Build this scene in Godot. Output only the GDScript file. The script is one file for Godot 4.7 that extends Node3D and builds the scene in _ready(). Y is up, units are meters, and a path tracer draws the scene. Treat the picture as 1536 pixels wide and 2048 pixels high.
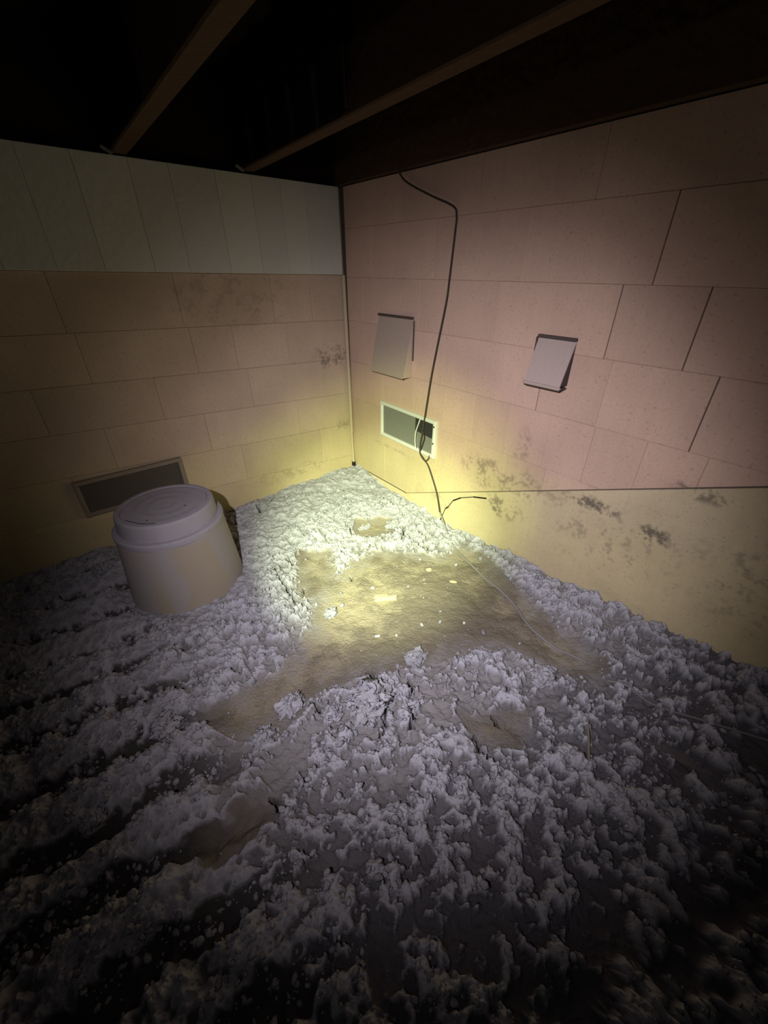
extends Node3D
# Crawl space under a house: two block walls meet in a corner, dust covers the floor, a torch held left of the camera lights it.

const EYE := Vector3(-1.288, 0.979, 1.926)
const TORCH := Vector3(-1.50, 1.15, 1.90)
const TILT := 0.026          # the courses of the right wall sink towards the camera

var rng := RandomNumberGenerator.new()
var big := FastNoiseLite.new()
var mid := FastNoiseLite.new()
var cell := FastNoiseLite.new()
var fine := FastNoiseLite.new()
var ridge := FastNoiseLite.new()
var M := {}
var used := {}
var gx: PackedFloat32Array
var gz: PackedFloat32Array
var hmap: PackedFloat32Array

# ---------------------------------------------------------------- helpers
func noise(n: FastNoiseLite, s: int, freq: float, oct: int) -> void:
	n.seed = s
	n.noise_type = FastNoiseLite.TYPE_SIMPLEX_SMOOTH
	n.frequency = freq
	n.fractal_type = FastNoiseLite.FRACTAL_FBM if oct > 1 else FastNoiseLite.FRACTAL_NONE
	n.fractal_octaves = oct

func numbered(called: String) -> String:
	var k: int = used.get(called, 0)
	used[called] = k + 1
	return called if k == 0 else "%s_%03d" % [called, k]

func thing(called: String, label: String, category: String, at := Vector3.ZERO, group := "") -> Node3D:
	var o := Node3D.new()
	o.name = numbered(called)
	add_child(o)
	o.position = at
	o.set_meta("label", label)
	o.set_meta("category", category)
	if group != "":
		o.set_meta("group", group)
	return o

func struct(called: String, label: String, category: String) -> Node3D:
	var o := thing(called, label, category)
	o.set_meta("kind", "structure")
	return o

func put(called: String, mesh: Mesh, mat: Material, parent: Node) -> MeshInstance3D:
	var o := MeshInstance3D.new()
	o.name = called
	o.mesh = mesh
	o.material_override = mat
	parent.add_child(o, true)
	return o

func begin() -> SurfaceTool:
	var st := SurfaceTool.new()
	st.begin(Mesh.PRIMITIVE_TRIANGLES)
	return st

func tri(st: SurfaceTool, a: Vector3, b: Vector3, c: Vector3, away: Vector3, ua := Vector2.ZERO, ub := Vector2.ZERO, uc := Vector2.ZERO) -> void:
	var n := (c - a).cross(b - a)
	if n.length_squared() < 1e-16:
		return
	n = n.normalized()
	if n.dot(away) < 0.0:
		n = -n
		var t := b
		b = c
		c = t
		var tu := ub
		ub = uc
		uc = tu
	st.set_normal(n)
	st.set_uv(ua)
	st.add_vertex(a)
	st.set_normal(n)
	st.set_uv(ub)
	st.add_vertex(b)
	st.set_normal(n)
	st.set_uv(uc)
	st.add_vertex(c)

func quad(st: SurfaceTool, a: Vector3, b: Vector3, c: Vector3, d: Vector3, away: Vector3) -> void:
	tri(st, a, b, c, away)
	tri(st, a, c, d, away)

# a box with chamfered edges, given by centre, size, turn
func box(st: SurfaceTool, at: Vector3, size: Vector3, ch := 0.002, basis := Basis.IDENTITY) -> void:
	var h := size * 0.5
	ch = minf(ch, minf(h.x, minf(h.y, h.z)) * 0.9)
	var i := h - Vector3.ONE * ch
	for ax in 3:
		var u := (ax + 1) % 3
		var v := (ax + 2) % 3
		for s in [-1.0, 1.0]:
			var p: Array[Vector3] = []
			for k in 4:
				var w := Vector3.ZERO
				w[ax] = h[ax] * s
				w[u] = i[u] * (1.0 if k == 0 or k == 1 else -1.0)
				w[v] = i[v] * (1.0 if k == 1 or k == 2 else -1.0)
				p.append(w)
			var nn := Vector3.ZERO
			nn[ax] = s
			quad(st, at + basis * p[0], at + basis * p[1], at + basis * p[2], at + basis * p[3], basis * nn)
			for s2 in [-1.0, 1.0]:   # the chamfers between this face and its u neighbour
				var a := Vector3.ZERO
				var b := Vector3.ZERO
				a[ax] = h[ax] * s
				a[u] = i[u] * s2
				b[ax] = i[ax] * s
				b[u] = h[u] * s2
				var a2 := a
				var b2 := b
				a[v] = i[v]
				b[v] = i[v]
				a2[v] = -i[v]
				b2[v] = -i[v]
				var away := Vector3.ZERO
				away[ax] = s
				away[u] = s2
				quad(st, at + basis * a, at + basis * b, at + basis * b2, at + basis * a2, basis * away)
	for sx in [-1.0, 1.0]:
		for sy in [-1.0, 1.0]:
			for sz in [-1.0, 1.0]:
				var s3 := Vector3(sx, sy, sz)
				tri(st, at + basis * (Vector3(h.x, i.y, i.z) * s3), at + basis * (Vector3(i.x, h.y, i.z) * s3), at + basis * (Vector3(i.x, i.y, h.z) * s3), basis * s3)

# a convex slab on a wall: poly in wall coordinates (along, up); place(u, v, out) gives the point
func slab(st: SurfaceTool, poly: PackedVector2Array, place: Callable, front: float, back: float, ch: float, uvs := Vector2(3.2, 1.6)) -> void:
	var mid2 := Vector2.ZERO
	for p in poly:
		mid2 += p / poly.size()
	var inner: Array = Geometry2D.offset_polygon(poly, -ch, Geometry2D.JOIN_MITER)
	var ins := poly
	if inner.size() == 1 and inner[0].size() == poly.size():
		# match the first corner
		var q: PackedVector2Array = inner[0]
		var best := 0
		for k in q.size():
			if q[k].distance_squared_to(poly[0]) < q[best].distance_squared_to(poly[0]):
				best = k
		ins = PackedVector2Array()
		var same := Geometry2D.is_polygon_clockwise(q) == Geometry2D.is_polygon_clockwise(poly)
		for k in q.size():
			ins.append(q[posmod(best + (k if same else -k), q.size())])
	else:
		for k in poly.size():
			ins[k] = mid2 + (poly[k] - mid2) * 0.98
	var n := poly.size()
	var outward: Vector3 = place.call(mid2.x, mid2.y, 1.0) - place.call(mid2.x, mid2.y, 0.0)
	var centre: Vector3 = place.call(mid2.x, mid2.y, front)
	for k in range(1, n - 1):
		tri(st, place.call(ins[0].x, ins[0].y, front), place.call(ins[k].x, ins[k].y, front), place.call(ins[k + 1].x, ins[k + 1].y, front), outward,
			Vector2(ins[0].x, -ins[0].y) / uvs, Vector2(ins[k].x, -ins[k].y) / uvs, Vector2(ins[k + 1].x, -ins[k + 1].y) / uvs)
	for k in n:
		var j := (k + 1) % n
		var a: Vector3 = place.call(ins[k].x, ins[k].y, front)
		var b: Vector3 = place.call(ins[j].x, ins[j].y, front)
		var c: Vector3 = place.call(poly[j].x, poly[j].y, front - ch)
		var d: Vector3 = place.call(poly[k].x, poly[k].y, front - ch)
		var e: Vector3 = place.call(poly[j].x, poly[j].y, back)
		var f: Vector3 = place.call(poly[k].x, poly[k].y, back)
		var side := (c + d) * 0.5 - centre
		side -= outward * side.dot(outward) / outward.length_squared()
		var ua := Vector2(poly[k].x, -poly[k].y) / uvs
		var ub := Vector2(poly[j].x, -poly[j].y) / uvs
		tri(st, a, b, c, side + outward * 0.5, ua, ub, ub)
		tri(st, a, c, d, side + outward * 0.5, ua, ub, ua)
		tri(st, d, c, e, side, ua, ub, ub)
		tri(st, d, e, f, side, ua, ub, ua)

# keep the part of a convex polygon on the upper side of the line through a and b
func above(poly: PackedVector2Array, a: Vector2, b: Vector2) -> PackedVector2Array:
	var out := PackedVector2Array()
	var dir := b - a
	for k in poly.size():
		var p := poly[k]
		var q := poly[(k + 1) % poly.size()]
		var sp := dir.cross(p - a)
		var sq := dir.cross(q - a)
		if sp >= 0.0:
			out.append(p)
		if (sp >= 0.0) != (sq >= 0.0):
			out.append(p + (q - p) * (sp / (sp - sq)))
	return out

# a tube along points
func tube(st: SurfaceTool, pts: PackedVector3Array, r: float, sides := 8) -> void:
	st.set_smooth_group(0)
	var n := pts.size()
	var side := Vector3.UP.cross(pts[1] - pts[0])
	if side.length() < 1e-4:
		side = Vector3.RIGHT
	side = side.normalized()
	var rings := []
	for k in n:
		var t := (pts[mini(k + 1, n - 1)] - pts[maxi(k - 1, 0)]).normalized()
		side = (side - t * side.dot(t)).normalized()
		var up := t.cross(side)
		var ring := PackedVector3Array()
		for j in sides:
			var a := TAU * j / sides
			ring.append(side * cos(a) + up * sin(a))
		rings.append(ring)
	for k in n - 1:
		for j in sides:
			var j2 := (j + 1) % sides
			for c in [[k, j], [k + 1, j], [k + 1, j2], [k, j], [k + 1, j2], [k, j2]]:
				var d: Vector3 = rings[c[0]][c[1]]
				st.set_normal(d)
				st.set_uv(Vector2(float(c[1]) / sides, c[0] * 0.1))
				st.add_vertex(pts[c[0]] + d * r)
	for e in [0, n - 1]:
		var dir := (pts[1] - pts[0]) if e == 0 else (pts[n - 2] - pts[n - 1])
		for j in range(1, sides - 1):
			tri(st, pts[e] + rings[e][0] * r, pts[e] + rings[e][j] * r, pts[e] + rings[e][j + 1] * r, -dir)

func smooth_path(ctrl: PackedVector3Array, per := 10) -> PackedVector3Array:
	var c := Curve3D.new()
	for k in ctrl.size():
		var t := (ctrl[mini(k + 1, ctrl.size() - 1)] - ctrl[maxi(k - 1, 0)]) / 6.0
		c.add_point(ctrl[k], -t, t)
	var out := PackedVector3Array()
	var total := (ctrl.size() - 1) * per
	for k in total + 1:
		out.append(c.samplef(float(k) / per))
	return out

# surface of revolution; profile of (radius, height); hard corners by repeated points; colour by callable(angle, r, y)
func lathe(profile: PackedVector2Array, sides: int, tint: Callable, squash := 0.0) -> ArrayMesh:
	var st := begin()
	for k in profile.size() - 1:
		var a := profile[k]
		var b := profile[k + 1]
		if a.is_equal_approx(b):
			continue
		var nr := Vector2(b.y - a.y, a.x - b.x).normalized()
		for j in sides:
			var p0 := TAU * j / sides
			var p1 := TAU * (j + 1) / sides
			for c in [[p0, a], [p1, b], [p0, b], [p0, a], [p1, a], [p1, b]]:
				var ang: float = c[0]
				var q: Vector2 = c[1]
				var rr := q.x * (1.0 + squash * (q.x - 0.16) * cos(8.0 * ang))
				st.set_color(tint.call(ang, q.x, q.y))
				st.set_uv(Vector2(ang / TAU, q.y))
				st.set_normal(Vector3(cos(ang) * nr.x, nr.y, sin(ang) * nr.x))
				st.add_vertex(Vector3(cos(ang) * rr, q.y, sin(ang) * rr))
	return st.commit()

# a lump of dust: a ball of six grids pushed in and out by noise
func lump(s: int, size: Vector3, n: int, rough: float, freq: float, tone: Color, tone2: Color) -> ArrayMesh:
	var st := begin()
	var nz := FastNoiseLite.new()
	noise(nz, s, freq, 3)
	var axes := [[Vector3.RIGHT, Vector3.UP], [Vector3.LEFT, Vector3.UP], [Vector3.UP, Vector3.BACK], [Vector3.DOWN, Vector3.BACK], [Vector3.BACK, Vector3.RIGHT], [Vector3.FORWARD, Vector3.RIGHT]]
	for ax in axes:
		var w: Vector3 = ax[0]
		var u: Vector3 = ax[1]
		var v := w.cross(u)
		var row := []
		for j in n + 1:
			for i in n + 1:
				var d := (w + u * tan((2.0 * i / n - 1.0) * PI / 4.0) + v * tan((2.0 * j / n - 1.0) * PI / 4.0)).normalized()
				var q0 := d * 1.3
				var push := Vector3(nz.get_noise_3dv(q0), nz.get_noise_3dv(q0 + Vector3(7, 3, 1)), nz.get_noise_3dv(q0 + Vector3(2, 8, 5)))
				var knob := 0.35 - absf(nz.get_noise_3dv(d * 2.6 + push + Vector3(5, 1, 2)))
				row.append([(d * (0.82 + rough * 0.55 * knob) + push * rough * 0.75) * size, tone.lerp(tone2, clampf(0.5 + 1.2 * nz.get_noise_3dv(d * 1.7 + Vector3(9, 9, 9)), 0, 1))])
		for j in n:
			for i in n:
				var a: Array = row[j * (n + 1) + i]
				var b: Array = row[j * (n + 1) + i + 1]
				var c: Array = row[(j + 1) * (n + 1) + i + 1]
				var e: Array = row[(j + 1) * (n + 1) + i]
				for q in [a, c, b, a, e, c]:
					st.set_smooth_group(0)
					st.set_color(q[1])
					st.add_vertex(q[0])
	st.index()
	st.generate_normals()
	return st.commit()

func mat(called: String, c: Color, rough := 0.9, metal := 0.0, bump: Texture2D = null, cm := 0.1, scale := 4.0) -> StandardMaterial3D:
	var m := StandardMaterial3D.new()
	m.resource_name = called
	m.albedo_color = Color(c.r * 0.875, c.g * 0.875, c.b * 0.875)     # every colour lowered evenly so that less light bounces
	m.roughness = rough
	m.metallic = metal
	m.metallic_specular = 0.3
	if bump:
		m.heightmap_enabled = true
		m.heightmap_texture = bump
		m.heightmap_scale = cm
		m.uv1_triplanar = true
		m.uv1_world_triplanar = true
		m.uv1_scale = Vector3.ONE * scale
	M[called] = m
	return m

func noise_texture(s: int, freq: float, oct: int, size := 512, cellular := false) -> NoiseTexture2D:
	var n := FastNoiseLite.new()
	noise(n, s, freq, oct)
	n.fractal_type = FastNoiseLite.FRACTAL_FBM
	if cellular:
		n.noise_type = FastNoiseLite.TYPE_CELLULAR
	var t := NoiseTexture2D.new()
	t.width = size
	t.height = size
	t.seamless = true
	t.noise = n
	return t

# paint, dirt and smudges of a wall: 3.2 m wide, 1.6 m high, v downwards from height 0 (wraps)
func wall_picture(s: int, base: Color, smudges: Array) -> ImageTexture:
	var im := Image.create(1024, 512, false, Image.FORMAT_RGB8)
	var n1 := FastNoiseLite.new()
	noise(n1, s, 2.2, 4)
	var n2 := FastNoiseLite.new()
	noise(n2, s + 7, 26.0, 3)
	var n3 := FastNoiseLite.new()
	noise(n3, s + 9, 90.0, 2)
	for py in 512:
		for px in 1024:
			var u := px / 320.0
			var v := (512 - py) / 320.0
			if v > 1.45:
				v -= 1.6
			var streak := n2.get_noise_2d(u * 1.5, v * 0.12)
			var k := 1.0 + 0.06 * n1.get_noise_2d(u, v) + 0.012 * streak + 0.03 * n3.get_noise_2d(u, v)
			if n3.get_noise_2d(u * 0.9 + 40.0, v * 0.9) > 0.66:
				k *= 0.85
			var low := 1.0 - smoothstep(0.12, 0.48, v + 0.16 * n1.get_noise_2d(u * 1.3, v * 1.3 + 5.0))
			var c := base.lerp(Color(0.83, 0.765, 0.60), low)
			im.set_pixel(px, py, Color(c.r * k, c.g * k, c.b * k))
	for m in smudges:     # [u, v, half width, half height, strength, threshold, grey]
		var x0 := int((m[0] - m[2]) * 320.0)
		var x1 := int((m[0] + m[2]) * 320.0)
		var y0 := int((m[1] - m[3]) * 320.0)
		var y1 := int((m[1] + m[3]) * 320.0)
		for yy in range(y0, y1 + 1):
			for xx in range(x0, x1 + 1):
				var d := Vector2((xx / 320.0 - m[0]) / m[2], (yy / 320.0 - m[1]) / m[3]).length()
				if d >= 1.0 or xx < 0 or xx >= 1024:
					continue
				var t := 0.9 * n1.get_noise_2d(xx / 60.0, yy / 60.0) + 0.6 * n2.get_noise_2d(xx / 320.0 * 1.6, yy / 320.0 * 1.6) + 0.4 * n3.get_noise_2d(xx / 320.0, yy / 320.0)
				var a: float = clampf((t - m[5] + 0.3 * (1.0 - d)) * 2.0, 0.0, 1.0) * clampf((1.0 - d) * 2.0, 0, 1) * m[4] * 0.6
				if a <= 0.0:
					continue
				var py := posmod(512 - yy, 512)
				var c := im.get_pixel(xx, py)
				im.set_pixel(xx, py, c.lerp(Color(m[6], m[6] * 0.93, m[6] * 0.86), a))
	return ImageTexture.create_from_image(im)

# ---------------------------------------------------------------- the floor's height
func inside(poly: PackedVector2Array, p: Vector2) -> float:   # signed distance, positive inside
	var d := 1e9
	for k in poly.size():
		var a := poly[k]
		var b := poly[(k + 1) % poly.size()]
		var t := clampf((p - a).dot(b - a) / (b - a).length_squared(), 0.0, 1.0)
		d = minf(d, p.distance_to(a + (b - a) * t))
	return d if Geometry2D.is_point_in_polygon(p, poly) else -d

func base_height(x: float, z: float) -> float:
	# low in the middle, drifted up along the right wall and in the corner
	var right: float
	if z < 0.35:
		right = lerpf(0.005, -0.072, smoothstep(0.0, 0.35, z))
	elif z < 0.8:
		right = lerpf(-0.072, -0.088, (z - 0.35) / 0.45)
	else:
		right = lerpf(-0.088, 0.02, clampf((z - 0.8) / 1.2, 0.0, 1.3))
	var left := lerpf(-0.015, -0.04, clampf(-x / 1.3, 0.0, 1.0))
	var wr := exp(-absf(x) / 0.22)
	var wl := exp(-z / 0.28)
	var open := -0.085
	return (open * 0.35 + right * wr + left * wl) / (0.35 + wr + wl)

func ground(x: float, z: float) -> float:
	# the built surface, read back from the grid
	var i := clampi(gx.bsearch(x), 1, gx.size() - 1)
	var j := clampi(gz.bsearch(z), 1, gz.size() - 1)
	return hmap[j * gx.size() + i]

func on_ground(x: float, z: float, lift := 0.0) -> Vector3:
	return Vector3(x, ground(x, z) + lift, z)

# ---------------------------------------------------------------- scene
func _ready() -> void:
	rng.seed = 11
	# camera
	var cam := Camera3D.new()
	cam.name = "camera"
	cam.fov = 104.0
	cam.near = 0.02
	var yaw := deg_to_rad(38.2)
	var pitch := deg_to_rad(30.17)
	var roll := deg_to_rad(1.041)
	var heading := Vector3(sin(yaw), 0, -cos(yaw))
	var fwd := heading * cos(pitch) - Vector3.UP * sin(pitch)
	var right := heading.cross(Vector3.UP)
	var up := Vector3.UP * cos(pitch) + heading * sin(pitch)
	add_child(cam)
	cam.transform = Transform3D(Basis(right * cos(roll) - up * sin(roll), up * cos(roll) + right * sin(roll), -fwd), EYE)
	cam.current = true
	# no sky: it is dark outside the torch's beam
	var env := Environment.new()
	env.background_mode = Environment.BG_COLOR
	env.background_color = Color(0, 0, 0)
	env.tonemap_mode = Environment.TONE_MAPPER_LINEAR
	env.tonemap_exposure = 1.0
	env.sdfgi_enabled = true
	env.ssao_enabled = true
	env.ssil_enabled = true
	var we := WorldEnvironment.new()
	we.name = "environment"
	we.environment = env
	add_child(we)
	# the torch in the photographer's left hand: hot spot, corona and spill of one lens
	torch("torch_hot_spot", Vector3(-0.38, -0.05, 0.69), 17.0, 10.0, Color(0.96, 1.0, 0.86))
	torch("torch_corona", Vector3(-0.32, 0.12, 0.70), 20.5, 5.9, Color(0.91, 1.0, 0.56))
	torch("torch_spill", Vector3(-0.23, 0.09, 0.84), 36.0, 2.35, Color(0.95, 0.94, 1.0))
	torch("torch_wide_spill", Vector3(-0.29, 0.06, 0.78), 44.0, 1.5, Color(0.98, 0.93, 0.97))
	torch("torch_stray", Vector3(-0.30, 0.16, 0.72), 68.0, 0.07, Color(1.0, 0.97, 0.97))

	materials()
	build_floor()
	build_right_wall()
	build_left_wall()
	build_ceiling()
	build_tub()
	build_vents()
	build_hoods()
	build_wires()
	build_debris()

func torch(called: String, aim: Vector3, half: float, energy: float, c: Color) -> void:
	var l := SpotLight3D.new()
	l.name = called
	add_child(l)
	l.position = TORCH
	l.look_at_from_position(TORCH, aim)
	l.spot_angle = half
	l.spot_angle_attenuation = 1.0
	l.spot_range = 12.0
	l.spot_attenuation = 2.0
	l.light_energy = energy
	l.light_color = c
	l.light_size = 0.012
	l.shadow_enabled = true

func materials() -> void:
	var plaster := noise_texture(3, 0.02, 5)
	var gritty := noise_texture(5, 0.05, 4)
	var stains_r := [[1.05, 0.30, 0.30, 0.10, 0.5, 0.15, 0.22], [1.42, 0.345, 0.12, 0.03, 0.8, 0.05, 0.2], [1.08, 0.17, 0.12, 0.06, 0.7, 0.1, 0.25], [1.62, 0.32, 0.07, 0.04, 0.8, 0.0, 0.2], [1.70, 0.50, 0.12, 0.03, 0.7, 0.1, 0.22], [1.12, 0.46, 0.05, 0.09, 0.5, 0.1, 0.4], [1.5, 0.25, 0.3, 0.2, 0.4, 0.3, 0.3], [1.9, 0.3, 0.2, 0.2, 0.4, 0.25, 0.3], [0.7, 0.05, 0.2, 0.06, 0.4, 0.2, 0.35], [0.38, 0.21, 0.2, 0.012, 0.35, 0.0, 0.45]]
	var stains_l := [[0.10, 0.63, 0.13, 0.10, 0.6, 0.12, 0.25], [0.06, 0.25, 0.06, 0.05, 0.4, 0.1, 0.35], [0.4, 0.06, 0.35, 0.05, 0.35, 0.15, 0.4], [0.6, 0.95, 0.4, 0.2, 0.25, 0.2, 0.3]]
	for w in [["right", stains_r, Color(0.83, 0.71, 0.635)], ["left", stains_l, Color(0.80, 0.715, 0.625)]]:
		var pic := wall_picture(21 if w[0] == "right" else 35, w[2], w[1])
		for k in 3:
			var m := mat("wall_%s_%d" % [w[0], k], Color.from_hsv(0.08, 0.02, [0.985, 1.0, 0.97][k]), 0.88)
			m.albedo_texture = pic
			m.heightmap_enabled = true
			m.heightmap_texture = gritty
			m.heightmap_scale = 0.08
			m.uv1_scale = Vector3(1, 1, 1)
	var fm := mat("footing_right", Color.WHITE, 0.9)
	fm.albedo_texture = wall_picture(58, Color(0.815, 0.75, 0.615), stains_r)
	fm.heightmap_enabled = true
	fm.heightmap_texture = plaster
	fm.heightmap_scale = 0.35
	mat("mortar", Color(0.42, 0.38, 0.33), 0.95)
	mat("crack", Color(0.16, 0.13, 0.11), 0.95)
	mat("panel", Color(0.87, 0.86, 0.80), 0.8, 0.0, plaster, 0.1, 3.0)
	mat("panel_grey", Color(0.85, 0.84, 0.79), 0.8, 0.0, plaster, 0.1, 3.0)
	mat("wood", Color(0.31, 0.23, 0.17), 0.9, 0.0, plaster, 0.3, 2.0)
	mat("subfloor", Color(0.16, 0.12, 0.10), 0.95)
	mat("black_plastic", Color(0.05, 0.053, 0.065), 0.33).metallic_specular = 0.9
	mat("vent_frame", Color(0.92, 0.92, 0.87), 0.55, 0.2)
	mat("vent_frame_painted", Color(0.60, 0.55, 0.47), 0.8)
	mat("screen_wire", Color(0.60, 0.60, 0.555), 0.6, 0.3)
	mat("screen_wire_dark", Color(0.47, 0.44, 0.385), 0.7, 0.2)
	mat("vent_back", Color(0.22, 0.22, 0.21), 0.9)
	mat("damper", Color(0.20, 0.20, 0.19), 0.7)
	mat("hood_grey", Color(0.74, 0.67, 0.63), 0.8, 0.0, plaster, 0.1, 5.0)
	mat("hood_cream", Color(0.78, 0.69, 0.605), 0.8, 0.0, plaster, 0.1, 5.0)
	mat("hood_dull", Color(0.71, 0.64, 0.565), 0.85, 0.0, plaster, 0.1, 5.0)
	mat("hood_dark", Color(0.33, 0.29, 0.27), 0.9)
	mat("cable", Color(0.27, 0.24, 0.20), 0.7)
	mat("cable_dusty", Color(0.56, 0.55, 0.55), 0.9)
	mat("white_wire", Color(0.85, 0.85, 0.80), 0.6)
	mat("pipe", Color(0.78, 0.71, 0.58), 0.7)
	mat("chip_white", Color(0.93, 0.92, 0.88), 0.7)
	mat("chip_cream", Color(0.88, 0.82, 0.62), 0.8)
	mat("straw", Color(0.55, 0.52, 0.44), 0.9)
	mat("board", Color(0.46, 0.44, 0.42), 0.95, 0.0, plaster, 0.2, 4.0)
	for n in ["dust", "tub"]:
		var m := mat(n, Color.WHITE, 0.97 if n == "dust" else 0.75, 0.0, gritty, 0.2 if n == "dust" else 0.04, 5.0)
		m.vertex_color_use_as_albedo = true
		m.metallic_specular = 0.15 if n == "dust" else 0.3

# ------------------------------------------------ floor
func build_floor() -> void:
	noise(big, 1, 2.3, 2)
	noise(mid, 2, 9.0, 3)
	noise(fine, 4, 85.0, 2)
	noise(ridge, 6, 25.0, 4)
	noise(cell, 8, 52.0, 2)
	cell.noise_type = FastNoiseLite.TYPE_CELLULAR
	cell.cellular_return_type = FastNoiseLite.RETURN_DISTANCE
	cell.fractal_type = FastNoiseLite.FRACTAL_FBM
	cell.domain_warp_enabled = true
	cell.domain_warp_amplitude = 0.02
	cell.domain_warp_frequency = 20.0
	# places swept bare, seen from above
	var bare := PackedVector2Array([Vector2(-0.737, 0.861), Vector2(-0.626, 0.818), Vector2(-0.52, 0.776), Vector2(-0.414, 0.781), Vector2(-0.326, 0.883), Vector2(-0.26, 0.971), Vector2(-0.189, 1.007), Vector2(-0.10, 0.99), Vector2(-0.09, 1.06), Vector2(-0.138, 1.183), Vector2(-0.185, 1.337), Vector2(-0.239, 1.458), Vector2(-0.267, 1.578), Vector2(-0.3, 1.664), Vector2(-0.346, 1.59), Vector2(-0.368, 1.495), Vector2(-0.405, 1.423), Vector2(-0.517, 1.345), Vector2(-0.623, 1.311), Vector2(-0.725, 1.254), Vector2(-0.817, 1.215), Vector2(-0.951, 1.164), Vector2(-1.122, 1.192), Vector2(-1.209, 1.139), Vector2(-1.242, 1.074), Vector2(-1.143, 1.084), Vector2(-1.055, 1.102), Vector2(-0.972, 1.075), Vector2(-0.846, 0.987)])
	var patches := [PackedVector2Array([Vector2(-0.679, 0.558), Vector2(-0.601, 0.622), Vector2(-0.724, 0.842), Vector2(-0.795, 0.783)]), PackedVector2Array([Vector2(-0.33, 0.49), Vector2(-0.20, 0.57), Vector2(-0.27, 0.65), Vector2(-0.38, 0.59)]), PackedVector2Array([Vector2(-0.70, 1.52), Vector2(-0.56, 1.63), Vector2(-0.66, 1.69), Vector2(-0.76, 1.61)]), PackedVector2Array([Vector2(-1.297, 1.309), Vector2(-1.21, 1.35), Vector2(-1.26, 1.43), Vector2(-1.40, 1.45), Vector2(-1.42, 1.38)])]
	var x := -3.0
	while x < 0.03:
		gx.append(x)
		x += 0.0025 if x > -1.75 else 0.012
	var z := -0.03
	while z < 3.2:
		gz.append(z)
		z += 0.0025 if z < 2.0 else 0.012
	var nx := gx.size()
	var nz := gz.size()
	hmap.resize(nx * nz)
	var tint := PackedColorArray()
	tint.resize(nx * nz)
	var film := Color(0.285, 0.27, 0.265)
	var painted_shade := Color(0.075, 0.068, 0.066)  # near black, painted as shade in furrow valleys and clefts
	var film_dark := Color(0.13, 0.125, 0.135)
	var dark := Color(0.33, 0.325, 0.345)
	var pale := Color(0.50, 0.495, 0.53)
	var soil := Color(0.36, 0.31, 0.215)
	var soil2 := Color(0.21, 0.18, 0.135)
	for j in nz:
		var zz := gz[j]
		for i in nx:
			var xx := gx[i]
			var b := big.get_noise_2d(xx, zz)
			var m := mid.get_noise_2d(xx, zz)
			var f := fine.get_noise_2d(xx, zz)
			var r := ridge.get_noise_2d(xx, zz)
			var c := -cell.get_noise_2d(xx, zz)      # high at the middle of each lump
			# how bare it is
			var e := -1.0
			var p := Vector2(xx, zz)
			if xx > -1.5 and zz > 0.35 and zz < 1.9:
				if xx > -1.35 and zz < 1.78:
					e = inside(bare, p)
				for q in patches:
					e = maxf(e, inside(q, p) - (0.045 if q[0].y > 1.0 else 0.0))
			e += 0.06 * m + 0.04 * r
			# furrows raked parallel to the left wall, with shadow streaks painted dark into their valleys
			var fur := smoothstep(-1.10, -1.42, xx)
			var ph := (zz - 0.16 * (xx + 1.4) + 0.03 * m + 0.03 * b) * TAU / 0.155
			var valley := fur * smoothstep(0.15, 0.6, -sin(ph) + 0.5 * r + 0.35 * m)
			var open := smoothstep(-0.10, 0.05, e)            # soil shows through
			# how deep the dust lies: drifts at the walls and round the tub, scattered clumps in front
			var deep := 0.06
			deep += 0.55 * (1.0 - smoothstep(0.45, 0.85, zz + 0.1 * b))
			deep += 0.40 * (1.0 - smoothstep(-1.1, -0.8, xx)) * (1.0 - smoothstep(0.8, 1.3, zz))
			deep += 0.25 * (1.0 - smoothstep(0.05, 0.2, -xx + 0.1 * b))
			deep += 0.45 * (1.0 - smoothstep(-1.45, -1.15, xx))
			deep -= 0.22 * smoothstep(-0.75, -0.45, xx) * smoothstep(1.45, 1.75, zz)
			deep -= 0.55 * exp(-(p - Vector2(-0.69, 1.45)).length_squared() / 0.006) + 0.4 * exp(-(p - Vector2(-1.0, 1.30)).length_squared() / 0.003)
			deep += 0.25 * exp(-(p - Vector2(-0.45, 1.57)).length_squared() / 0.008)
			deep -= 1.2 * valley
			var thick := smoothstep(-0.10, 0.24, 0.7 * m + 0.9 * r + 0.3 * b + deep - 1.3 * smoothstep(-0.05, 0.02, e))
			var crumb := 1.0
			if zz < 0.6:
				crumb = 0.12 + 0.88 * smoothstep(0.30, 0.56, zz + 0.12 * b + 0.25 * minf(0.0, xx + 0.8))
			crumb *= lerpf(0.4, 1.0, smoothstep(-1.4, -1.0, xx + 0.1 * b))
			crumb *= 0.45 + 0.75 * smoothstep(-0.25, 0.3, mid.get_noise_2d(xx * 0.8 + 7.0, zz * 0.8))
			var h := base_height(xx, zz) + 0.014 * b - 0.010 * open
			h += (0.005 + 0.009 * smoothstep(1.2, 1.6, zz)) * m + (0.0025 + 0.006 * (1.0 - open) * minf(1.0, 0.3 + crumb)) * r + 0.0014 * f
			h += thick * (0.008 + 0.008 * m + crumb * (0.011 * r + 0.0075 * clampf(c, -0.4, 0.6) + 0.0035 * f))
			h += fur * (0.019 * sin(ph) + 0.005 * sin(2.0 * ph + 1.0))
			# the hollow round the tub
			var td := Vector2(xx + 1.12, zz - 0.40).length()
			h = lerpf(h, -0.075 + 0.006 * r, 1.0 - smoothstep(0.20, 0.30, td))
			hmap[j * nx + i] = h
			var grey := film.lerp(film_dark, smoothstep(1.35, 1.75, zz - 0.25 * xx - 0.2 + 0.15 * m)).lerp(painted_shade, valley)
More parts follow.
